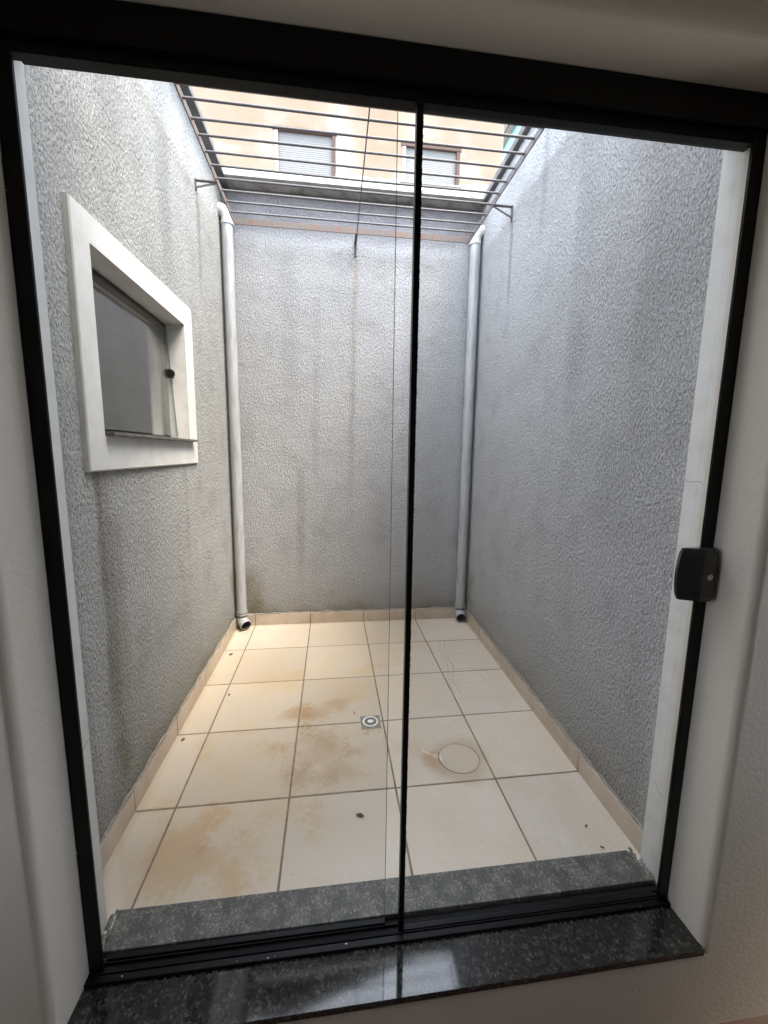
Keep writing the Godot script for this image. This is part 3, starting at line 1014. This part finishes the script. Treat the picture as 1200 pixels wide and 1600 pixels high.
# ---------------------------------------------------------------- floor
func courtyard_floor() -> void:
	var fl := Node3D.new()
	fl.name = "courtyard_floor"
	fl.set_meta("kind", "structure")
	add_child(fl, true)
	var bed := Shape.new()
	bed.box(Vector3(-0.829, -0.12, BACK + 0.001), Vector3(1.135, -0.0022, -0.012))
	part("grout", bed, M.grout, fl)
	var area := Rect2(-0.84, -2.28, 1.99, 2.28)
	var st := StainsAndShade.new(1216, 1392, area, 14)
	st.mottle(0.16, Vector3(0.7, 1.0, 1.5))
	var fine := StainsAndShade.clouds(st.w, st.h, 77, 0.06, 4)
	st.n2 = fine
	for i in st.w * st.h:
		var t := 1.0 + (fine[i] / 255.0 - 0.5) * 0.09
		st.r[i] *= t
		st.g[i] *= t
		st.b[i] *= t
	# each tile was fired a little differently
	var xs := [-0.84]
	xs.append_array(COLS)
	xs.append(1.15)
	var zs := [-2.28]
	zs.append_array(ROWS)
	var tone := RandomNumberGenerator.new()
	tone.seed = 5
	for i in xs.size() - 1:
		for k in zs.size() - 1:
			var t := tone.randf_range(0.95, 1.05)
			var warm := tone.randf_range(-0.03, 0.03)
			st.band(func(_x: float, _y: float, _n: float) -> float: return 1.0, xs[i], zs[k], xs[i + 1], zs[k + 1], Color(t, t * (1.0 - warm * 0.4), t * (1.0 - warm)))
	# ochre and brown water stains, broken up by the grain of the glaze
	for q in [[-0.3, -0.5, 0.6, 0.45, Color(0.97, 0.915, 0.83), 1.0], [0.1, -1.3, 0.6, 0.4, Color(0.97, 0.925, 0.84), 1.0], [-0.5, -1.3, 0.4, 0.6, Color(0.98, 0.93, 0.85), 1.0], [0.3, -1.9, 0.5, 0.3, Color(0.97, 0.92, 0.83), 1.0], [-0.6, -0.25, 0.3, 0.25, Color(0.96, 0.89, 0.78), 1.0],
			[-0.44, -0.27, 0.36, 0.2, Color(0.94, 0.83, 0.66), 0.9], [-0.50, -0.30, 0.04, 0.03, Color(0.9, 0.76, 0.58), 0.7], [-0.30, -0.42, 0.2, 0.1, Color(0.92, 0.82, 0.68), 0.6],
			[-0.09, -0.72, 0.22, 0.22, Color(0.84, 0.76, 0.67), 0.9], [-0.06, -0.86, 0.24, 0.13, Color(0.84, 0.75, 0.65), 0.7], [-0.16, -0.60, 0.12, 0.1, Color(0.84, 0.77, 0.69), 0.8],
			[-0.09, -1.06, 0.22, 0.14, Color(0.86, 0.77, 0.66), 0.9], [-0.25, -1.06, 0.1, 0.1, Color(0.84, 0.77, 0.69), 0.7], [0.05, -1.2, 0.25, 0.2, Color(0.96, 0.90, 0.78), 0.8],
			[0.14, -1.45, 0.12, 0.06, Color(0.97, 0.89, 0.7), 0.9], [0.35, -1.51, 0.15, 0.03, Color(0.88, 0.8, 0.7), 0.7], [0.3, -1.6, 0.2, 0.2, Color(0.97, 0.9, 0.79), 0.7],
			[-0.45, -1.6, 0.25, 0.25, Color(0.97, 0.91, 0.8), 0.8], [-0.5, -0.75, 0.2, 0.15, Color(0.93, 0.91, 0.86), 0.6], [0.35, -0.72, 0.16, 0.12, Color(0.88, 0.8, 0.71), 0.8],
			[0.12, -0.75, 0.1, 0.08, Color(0.86, 0.78, 0.7), 0.5], [0.46, -0.62, 0.12, 0.08, Color(0.88, 0.8, 0.71), 0.7], [0.0, -0.35, 0.2, 0.12, Color(0.95, 0.92, 0.86), 0.7]]:
		var qc: Color = q[4]
		var grey := (qc.r + qc.g + qc.b) / 3.0
		qc = qc.lerp(Color(grey * 1.05, grey, grey * 0.93), 0.25).lerp(Color(1, 1, 1), 0.34)
		st.blob(q[0], q[1], q[2], q[3], qc, q[5], 0.75)
		st.blob(q[0] + 0.02, q[1] - 0.01, q[2] * 0.7, q[3] * 0.7, qc.lerp(Color(1, 1, 1), 0.5), q[5], 1.5)
	# tide marks of dried puddles on the right
	for q in [[0.86, -1.52, 0.085, 0.11, 4.0], [0.84, -1.30, 0.10, 0.05, 5.0], [0.80, -1.88, 0.05, 0.035, 2.4], [0.38, -1.49, 0.10, 0.04, 3.0]]:
		st.band(func(x: float, y: float, n: float) -> float:
			var d := pow(pow(absf(x - q[0]) / q[2], q[4]) + pow(absf(y - q[1]) / q[3], q[4]), 1.0 / q[4]) + (n - 0.5) * 0.35
			return 0.75 * (1.0 - smoothstep(0.0, 0.09, absf(d - 1.0))) * clampf(n * 2.0 - 0.3, 0.2, 1.0), q[0] - 0.25, q[1] - 0.25, q[0] + 0.25, q[1] + 0.25, Color(0.82, 0.72, 0.60))
	for k in 2:
		var ya := -1.87 + 0.03 * k
		st.band(func(x: float, y: float, n: float) -> float:
			var cx := lerpf(0.79, 0.715, (y - ya) / 0.6) + 0.012 * sin(y * 16.0) + 0.03 * k
			return 0.8 * (1.0 - smoothstep(0.0, 0.012, absf(x - cx))) * n * 1.3, 0.6, ya, 0.95, -1.15, Color(0.84, 0.72, 0.56))
	# round mark where something stood for years: clean inside, dark line, smudged halo
	var cc := Vector2(0.567, -0.632)
	st.band(func(x: float, y: float, n: float) -> float:
		var d := Vector2(x, y).distance_to(cc)
		return (1.0 - smoothstep(0.10, 0.13 + 0.09 * n, d)) * (1.5 * n + 0.2), 0.3, -0.9, 0.85, -0.36, Color(0.82, 0.755, 0.665))
	st.band(func(x: float, y: float, n: float) -> float:
		var d := Vector2(x - cc.x, (y - cc.y) * 1.02).length()
		return (clampf(n * 2.2 - 0.2, 0.25, 0.95) * (1.0 - smoothstep(0.0016, 0.0040, absf(d - 0.0965 - (n - 0.5) * 0.006)))), 0.4, -0.8, 0.7, -0.5, Color(0.36, 0.28, 0.2))
	for i in st.w * st.h:
		var x := area.position.x + (i % st.w + 0.5) / st.w * area.size.x
		var y := area.position.y + (i / st.w + 0.5) / st.h * area.size.y
		if absf(x - cc.x) < 0.0935 and absf(y - cc.y) < 0.0935 and Vector2(x, y).distance_to(cc) < 0.0925:
			st.r[i] = lerpf(st.r[i], 0.93, 0.75)
			st.g[i] = lerpf(st.g[i], 0.91, 0.75)
			st.b[i] = lerpf(st.b[i], 0.89, 0.75)
	# dribble of paint running off it
	var dr := FastNoiseLite.new()
	dr.seed = 3
	dr.frequency = 40.0
	st.band(func(x: float, y: float, n: float) -> float:
		var t := (x - 0.405) / 0.08
		if t < 0.0 or t > 1.0:
			return 0.0
		var cy := lerpf(-0.705, -0.64, pow(t, 0.7))
		var hw := 0.008 + 0.016 * t * t + dr.get_noise_2d(x, y) * 0.012
		return 1.0 - smoothstep(hw * 0.8, hw, absf(y - cy)), 0.39, -0.78, 0.5, -0.56, Color(1.35, 1.42, 1.52))
	# grains and specks of dirt
	for k in 240:
		var px := rng.randf_range(-0.8, 1.1)
		var py := rng.randf_range(-2.25, -0.13)
		st.blob(px, py, rng.randf_range(0.0016, 0.004), rng.randf_range(0.0016, 0.003), Color(0.35, 0.28, 0.2), rng.randf_range(0.4, 1.0), 0.0)
	# dirt washed to the edges
	st.band(func(x: float, y: float, n: float) -> float:
		var d := minf(minf(x + 0.81, 1.12 - x), y + 2.266)
		return 0.5 * (1.0 - smoothstep(0.0, 0.02 + 0.05 * n, d)), -0.84, -2.28, 1.15, 0.0, Color(0.75, 0.68, 0.56))
	var m := paint(1, 1, 1, 0.42)
	m.albedo_texture = st.texture(Color(0.53, 0.458, 0.366))
	m.heightmap_enabled = true
	m.heightmap_texture = ImageTexture.create_from_image(Image.create_from_data(st.w, st.h, false, Image.FORMAT_L8, fine))
	m.heightmap_scale = 0.02
	xs[0] = -0.83
	xs[-1] = 1.135
	zs[0] = BACK + 0.002
	for k in zs.size() - 1:
		for i in xs.size() - 1:
			var s := Shape.new()
			s.use_floor_uv = true
			s.floor_uv = area
			var g := 0.0040
			var y := rng.randf_range(-0.0004, 0.0003)
			s.prism([Vector2(xs[i] + g, zs[k] + g), Vector2(xs[i + 1] - g, zs[k] + g), Vector2(xs[i + 1] - g, zs[k + 1] - g), Vector2(xs[i] + g, zs[k + 1] - g)], -0.01, y, 0.0012)
			part("floor_tile", s, m, fl)

	# drain, set in a square of mortar at the corner of four tiles
	var at := Vector3(0.172, 0.0, -0.937)
	var d := thing("floor_drain", "round white plastic floor drain in a grey mortar square", "floor drain", at)
	var b := Shape.new()
	b.prism([Vector2(at.x - 0.052, at.z - 0.052), Vector2(at.x + 0.055, at.z - 0.053), Vector2(at.x + 0.053, at.z + 0.054), Vector2(at.x - 0.050, at.z + 0.055)], -0.008, 0.0014, 0.001)
	part("mortar_square", b, M.mortar, d)
	var dark_disc := Shape.new()
	dark_disc.tube([at + Vector3(0, 0.0016, 0), at + Vector3(0, 0.0026, 0)], [0.037, 0.037], 40)
	part("dark_disc", dark_disc, M.pipe_inside, d)  # flat dark disc put in for the shaded hole under the ribs
	var rg := Shape.new()
	ring_lathe(rg, at, [[0.033, 0.002], [0.033, 0.0062], [0.0345, 0.0072], [0.039, 0.0072], [0.0415, 0.0055], [0.042, 0.0015]], 48)
	part("ring", rg, M.white_plastic, d)
	var hub := Shape.new()
	ring_lathe(hub, at, [[0.0002, 0.0078], [0.0125, 0.0074], [0.0145, 0.006], [0.0148, 0.002]], 36)
	part("hub", hub, M.white_plastic, d)
	var rib := Shape.new()
	for k in 20:
		var a := TAU * k / 20.0
		var u := Vector3(cos(a), 0, sin(a))
		rib.bar(at + u * 0.014 + Vector3(0, 0.0045, 0), at + u * 0.0335 + Vector3(0, 0.0045, 0), 0.0018, 0.003)
	part("ribs", rib, paint(0.42, 0.42, 0.40, 0.5), d)

func ring_lathe(s: Shape, at: Vector3, profile: Array, sides: int) -> void:
	for i in profile.size() - 1:
		for k in sides:
			var a0 := TAU * k / sides
			var a1 := TAU * (k + 1) / sides
			var p := []
			for q in [[a0, i], [a1, i], [a1, i + 1], [a0, i + 1]]:
				var pr: Array = profile[q[1]]
				p.append(at + Vector3(cos(q[0]) * pr[0], pr[1], sin(q[0]) * pr[0]))
			var slope := Vector2(profile[i + 1][0] - profile[i][0], profile[i + 1][1] - profile[i][1])
			var am := (a0 + a1) / 2.0
			s.toward(p, Vector3(-slope.y * cos(am), slope.x, -slope.y * sin(am)))


# ---------------------------------------------------------------- rainwater pipes
func drain_pipes() -> void:
	downpipe(Vector3(-0.752, 0, -2.212), -1.0, Vector3(0.62, 0, 0.78), "grey downpipe in the left far corner, its outlet turned to the right")
	downpipe(Vector3(1.070, 0, -2.212), 1.0, Vector3(-0.12, 0, 0.99), "grey downpipe in the right far corner, its outlet facing the door")

func downpipe(c: Vector3, side: float, out: Vector3, label: String) -> void:
	var d := thing("downpipe", label, "downpipe", c, "rainwater pipes in the far corners")
	out = out.normalized()
	var r := 0.039
	var p := Shape.new()
	p.tube([c + Vector3(0, 0.12, 0), c + Vector3(0.003 * side, 3.05, 0)], [r, r], 28)
	part("pipe", p, M.pipe, d)
	# upper elbow, painted white, going into the side wall
	var e := Shape.new()
	var path := [c + Vector3(0, 3.015, 0), c + Vector3(0, 3.035, 0), c + Vector3(0, 3.0351, 0)]
	var radii := [r + 0.006, r + 0.006, r + 0.003]
	var wall := absf((left_x(c.z) if side < 0 else right_x(c.z)) - c.x)
	var rad := wall + 0.004
	for k in 9:
		var a := PI / 2 * k / 8.0
		path.append(c + Vector3(side * rad * (1.0 - cos(a)), 3.055 + rad * sin(a), 0))
		radii.append(r + 0.003)
	e.tube(path, radii, 28)
	part("elbow", e, M.pipe_white, d)
	var col := Shape.new()
	for y in [0.150, 0.128]:
		col.tube([c + Vector3(0, y - 0.009, 0), c + Vector3(0, y - 0.006, 0), c + Vector3(0, y + 0.004, 0), c + Vector3(0, y + 0.007, 0)], [r + 0.002, r + 0.0065, r + 0.0065, r + 0.002], 28)
	part("collar", col, M.pipe, d)
	var o := Shape.new()
	var inn := Shape.new()
	var pth := []
	var rad2 := []
	var q := 0.050
	for k in 9:
		var a := deg_to_rad(78.0) * k / 8.0
		pth.append(c + Vector3(0, 0.106 - q * sin(a), 0) + out * q * (1.0 - cos(a)))
		rad2.append(r + 0.003)
	var t: Vector3 = (pth[-1] - pth[-2]).normalized()
	pth.append(pth[-1] + t * 0.012)
	rad2.append(r + 0.003)
	pth.append(pth[-1] + t * 0.001)
	rad2.append(r + 0.005)
	pth.append(pth[-1] + t * 0.014)
	rad2.append(r + 0.005)
	o.tube(pth, rad2, 28, false)
	var lip := [pth[-1], pth[-1] + t * 0.0005]
	o.tube(lip, [r + 0.005, r - 0.001], 28, false)
	part("outlet", o, M.pipe, d)
	var ins := pth.duplicate()
	var ri := []
	for k in ins.size():
		ri.append(r - 0.001)
	inn.tube(ins, ri, 28, false, true)
	part("outlet_bore", inn, M.pipe_inside, d)


# ---------------------------------------------------------------- steel grille overhead
func grille() -> void:
	var y := 2.985
	var x0 := -0.681
	var x1 := 0.981
	var zb := -2.083
	var zf := -0.12
	var g := thing("overhead_grille", "rusty flat steel security grille of thin bars roofing the courtyard", "grille", Vector3(0.15, y, -1.1))
	var l := Shape.new()
	l.box(Vector3(x0 - 0.003, y - 0.019, zb), Vector3(x0 + 0.003, y + 0.019, zf), 0.0008)
	part("side_rail", l, M.rusty, g, "left rail of the grille, orange with rust")
	var r := Shape.new()
	r.box(Vector3(x1 - 0.003, y - 0.019, zb), Vector3(x1 + 0.003, y + 0.019, zf), 0.0008)
	part("side_rail", r, M.steel, g)
	var b := Shape.new()
	b.box(Vector3(x0 - 0.003, y - 0.02, zb - 0.007), Vector3(x1 + 0.003, y + 0.02, zb - 0.0005), 0.0008)
	part("back_rail", b, M.rusty, g, "back rail of the grille with patches of rust")
	var m := Shape.new()
	m.box(Vector3(x0 + 0.0035, y - 0.016, -1.012), Vector3(x1 - 0.0035, y + 0.016, -1.006), 0.0008)
	part("cross_rail", m, M.steel, g)
	var f := Shape.new()
	f.box(Vector3(x0 - 0.003, y - 0.019, zf + 0.0005), Vector3(x1 + 0.003, y + 0.019, zf + 0.007), 0.0008)
	part("front_rail", f, M.steel, g)
	var k := 1
	while k < 19:
		var z := zb + 0.1095 * k
		k += 1
		if absf(z + 1.009) < 0.05 or z > zf - 0.05:
			continue
		var s := Shape.new()
		var a := Vector3(x0 + 0.0032, y + rng.randf_range(-0.003, 0.003), z + rng.randf_range(-0.003, 0.003))
		var e := Vector3(x1 - 0.0032, y + rng.randf_range(-0.003, 0.003), z + rng.randf_range(-0.003, 0.003))
		var mid := (a + e) / 2.0 + Vector3(0, rng.randf_range(-0.004, 0.0), 0)
		s.tube([a, mid, e], [0.006, 0.006, 0.006], 10)
		part("bar", s, M.steel, g)
	var rod := Shape.new()
	rod.tube([Vector3(0.158, y - 0.0095, zb), Vector3(0.143, y - 0.0095, zf)], [0.0035, 0.0035], 8)
	part("stay_rod", rod, M.steel, g)
	# three triangular brackets carry it on the walls
	for q in [[Vector3(left_x(-1.69) + 0.001, 2.99, -1.69), Vector3(x0 - 0.004, 2.99, -1.69), 0.05], [Vector3(right_x(-1.65) - 0.001, 2.985, -1.65), Vector3(x1 + 0.004, 2.985, -1.65), 0.085], [Vector3(0.157, 2.985, BACK + 0.001), Vector3(0.157, 2.985, zb - 0.008), 0.085]]:
		var s := Shape.new()
		var wl: Vector3 = q[0]
		var fr: Vector3 = q[1]
		var out := (fr - wl).normalized()
		var side := out.cross(Vector3.UP)
		s.bar(wl, fr, 0.02, 0.005)
		s.bar(wl + out * 0.003 + Vector3(0, 0.006, 0), wl + out * 0.003 - Vector3(0, q[2], 0), 0.02, 0.005, out)
		s.bar(wl + out * 0.005 - Vector3(0, q[2] * 0.72, 0), fr - Vector3(0, 0.004, 0), 0.008, 0.006, side)
		part("bracket", s, M.steel, g)


# ---------------------------------------------------------------- sliding door
func sliding_door() -> void:
	var d := thing("sliding_glass_door", "black aluminium sliding door with two clear glass panels", "sliding door", Vector3(0.18, -0.012, 0.02))
	# jambs with a shallow groove
	for side in [0, 1]:
		var s := Shape.new()
		if side == 0:
			s.box(Vector3(-0.6995, -0.011, 0.028), Vector3(-0.663, 2.30, 0.037), 0.0015)
		else:
			s.box(Vector3(1.020, -0.011, 0.040), Vector3(1.0565, 2.30, 0.050), 0.0015)
		part("jamb", s, M.frame, d)
	var h := Shape.new()
	h.box(Vector3(-0.6995, 2.236, -0.014), Vector3(1.0565, 2.3115, 0.062), 0.003)
	part("head_box", h, M.frame, d)
	var h2 := Shape.new()
	h2.box(Vector3(-0.6695, 2.2300, -0.012), Vector3(1.0560, 2.2355, 0.008), 0.0015)
	h2.box(Vector3(-0.6695, 2.2105, 0.021), Vector3(1.0195, 2.2355, 0.046), 0.002)
	part("head_track", h2, M.frame, d)
	var t := Shape.new()
	t.box(Vector3(-0.6990, -0.0305, -0.0012), Vector3(1.0560, -0.0085, 0.0455), 0.0005)
	for z in [0.0185, 0.0425]:
		t.box(Vector3(-0.6985, -0.0084, z - 0.0018), Vector3(1.0555, 0.0, z + 0.0018), 0.0006)
	part("bottom_track", t, M.track, d)
	var tl := Shape.new()
	tl.box(Vector3(-0.6992, -0.0300, 0.0460), Vector3(1.0562, -0.002, 0.0640), 0.0015)
	part("track_lip", tl, M.frame, d)
	# paint flecks left by the painters
	var fk := Shape.new()
	for k in 16:
		var fp := Vector3(rng.randf_range(-0.69, 1.04), -0.0015, rng.randf_range(0.048, 0.062))
		if k > 8:
			fp = Vector3([-0.6985, 1.0555][k % 2] + rng.randf_range(-0.002, 0.002), rng.randf_range(0.1, 2.2), [0.0372, 0.0502][k % 2])
		var fr := rng.randf_range(0.0008, 0.003)
		fk.box(fp - Vector3(fr * rng.randf_range(0.4, 1.2), 0.0004, fr * 0.4), fp + Vector3(fr * rng.randf_range(0.5, 1.6), 0.0012, fr * 0.4), 0.0003)
	var fo := part("paint_flecks", fk, M.white_plastic, d)
	fo.set_meta("kind", "stuff")
	# outer (left) panel
	var a := group_part("panel", d, "left glass panel, on the outer track")
	glass_panel(a, -0.692, 0.1275, 0.0035, -0.002)
	var ra := Shape.new()
	ra.box(Vector3(-0.664, -0.007, -0.001), Vector3(0.127, 0.004, 0.015), 0.001)
	part("bottom_rail", ra, M.frame, a)
	# inner (right) panel with a black stile, its brush seal and the lock
	var b := group_part("panel", d, "right glass panel, on the inner track, with stile and lock")
	glass_panel(b, 0.168, 1.0545, 0.0265, -0.003)
	var rb := Shape.new()
	rb.box(Vector3(0.168, -0.0075, 0.022), Vector3(1.0215, 0.0015, 0.039), 0.001)
	part("bottom_rail", rb, M.frame, b)
	var stl := Shape.new()
	stl.box(Vector3(0.1665, -0.006, 0.018), Vector3(0.1815, 2.2345, 0.0385), 0.001)
	part("stile", stl, M.frame, b)
	var br := Shape.new()
	var y := 0.0
	while y < 2.21:
		var w := rng.randf_range(0.0005, 0.0032)
		var hh := rng.randf_range(0.002, 0.005)
		br.box(Vector3(0.1812, y, 0.0205), Vector3(0.1822 + w, y + hh, 0.0255))
		y += hh + rng.randf_range(0.0, 0.002)
	var bo := part("brush_seal", br, M.rubber, b)
	bo.set_meta("kind", "stuff")
	# lock: barrel-shaped black case with a silver key cylinder
	var lk := group_part("lock", d, "black lock case with silver key cylinder")
	var loops := []
	for k in 11:
		var tt := k / 10.0
		var e := 1.0 - pow(absf(tt * 2.0 - 1.0), 2.2)
		var inset := 0.004 if k == 0 or k == 10 else 0.0
		var yy := lerpf(1.026, 1.177, tt)
		var bulge := 0.010 * e
		var pl := []
		for p in [[0.951 - bulge, 0.0505], [0.953 - bulge, 0.057], [0.992 - bulge * 0.6, 0.0795 - inset], [1.000, 0.0815 - inset], [1.040 - inset, 0.0815 - inset], [1.048 - inset, 0.072 - inset], [1.050 - inset, 0.0505]]:
			pl.append(Vector3(p[0] + (inset if p[0] < 1.0 else 0.0), yy, p[1]))
		loops.append(pl)
	var ls := Shape.new()
	ls.loft(loops)
	part("case", ls, paint(0.02, 0.02, 0.022, 0.33), lk)
	var ky := Shape.new()
	ky.tube([Vector3(1.021, 1.098, 0.080), Vector3(1.021, 1.098, 0.0845), Vector3(1.021, 1.098, 0.0852)], [0.0088, 0.0088, 0.0078], 24)
	part("key_cylinder", ky, M.silver, lk)
	var slot := Shape.new()
	slot.box(Vector3(1.0202, 1.0925, 0.0848), Vector3(1.0218, 1.1035, 0.0856))
	part("keyhole", slot, M.rubber, lk)

func glass_panel(p: Node3D, x0: float, x1: float, z: float, y0: float) -> void:
	var g := Shape.new()
	g.box(Vector3(x0 + 0.0015, y0, z), Vector3(x1 - 0.0015, 2.232, z + 0.007))
	part("glass", g, M.glass, p)
	for x in [x0, x1 - 0.0014]:
		var e := Shape.new()
		e.box(Vector3(x, maxf(y0, 0.011), z + 0.0002), Vector3(x + 0.0014, 2.2135, z + 0.0068))
		part("glass_edge", e, M.glass_edge, p)


# ---------------------------------------------------------------- small things
func small_things() -> void:
	# dry leaves and bits on the tiles
	for q in [[Vector3(0.078, 0.0, -0.37), 0.017, 0.4, "curled brown dry leaf lying in front of the door panel overlap"], [Vector3(-0.742, 0.0, -1.774), 0.018, 2.2, "thin dry leaf on the narrow tile near the left downpipe"], [Vector3(-0.636, 0.0, -1.272), 0.012, 1.2, "small dry leaf beside the left tile joint, two rows from the back"], [Vector3(0.955, 0.0, -0.135), 0.008, 0.8, "dark crumb at the right end of the granite threshold"], [Vector3(0.95, 0.0, -0.225), 0.008, 2.6, "dark crumb on the tile just behind the threshold's right end"], [Vector3(-0.77, 0.0, -0.90), 0.014, 1.9, "dark sliver of leaf at the foot of the left skirting"], [Vector3(0.09, 0.0, -1.02), 0.02, 1.5, "thin dry stem lying left of the floor drain"]]:
		var at: Vector3 = q[0]
		var s := Shape.new()
		var u := Vector3(cos(q[2]), 0, sin(q[2]))
		var v := Vector3(-u.z, 0, u.x)
		var n := 6
		var wide: float = q[1] * (0.12 if q[1] > 0.019 else 0.45)
		for k in n:
			var t0 := float(k) / n
			var t1 := float(k + 1) / n
			var w0 := sin(PI * (0.08 + 0.9 * t0)) * wide
			var w1 := sin(PI * (0.08 + 0.9 * t1)) * wide
			var c0: Vector3 = at + u * q[1] * (t0 * 2.0 - 1.0) + Vector3(0, 0.0016 + 0.004 * t0 * t0, 0)
			var c1: Vector3 = at + u * q[1] * (t1 * 2.0 - 1.0) + Vector3(0, 0.0016 + 0.004 * t1 * t1, 0)
			for sg in [-1.0, 1.0]:
				var e0: Vector3 = c0 + v * sg * w0 + Vector3(0, w0 * 0.5, 0)
				var e1: Vector3 = c1 + v * sg * w1 + Vector3(0, w1 * 0.5, 0)
				s.toward([c0, c1, e1, e0], Vector3.UP)
				var dn := Vector3(0, -0.0012, 0)
				s.toward([c0 + dn, c1 + dn, e1 + dn, e0 + dn], Vector3.DOWN)
				s.toward([e0, e1, e1 + dn, e0 + dn], v * sg)
		var o := part(numbered("dry_leaf"), s, M.leaf, self)
		o.position = Vector3.ZERO
		tag(o, q[3], "dry leaf", "dry bits on the tiles")
	# slack cable above the back wall and a twist of wire on the grille
	var c := Shape.new()
	var pts := []
	var rr := []
	for k in 13:
		var t := k / 12.0
		pts.append(Vector3(lerpf(0.2, 2.2, t), 4.075 - 0.05 * t - 0.05 * sin(t * PI), -3.6))
		rr.append(0.006)
	c.tube(pts, rr, 6)
	tag(part("cable", c, M.rubber, self), "thin black cable slung in front of the beige building", "cable")
	var w := Shape.new()
	for k in 4:
		var x := 0.835 + 0.012 * k
		w.tube([Vector3(x - 0.012, 2.975, -1.60 + 0.004 * k), Vector3(x, 3.0, -1.612), Vector3(x + 0.010, 3.028, -1.622 - 0.005 * k)], [0.0016, 0.0018, 0.0014], 6)
	w.tube([Vector3(0.825, 2.998, -1.60), Vector3(0.85, 2.99, -1.615), Vector3(0.868, 2.985, -1.625)], [0.0018, 0.0018, 0.0018], 6)
	tag(part("wire_tie", w, M.steel, self), "twist of rusty tie wire on a grille bar at right", "wire")
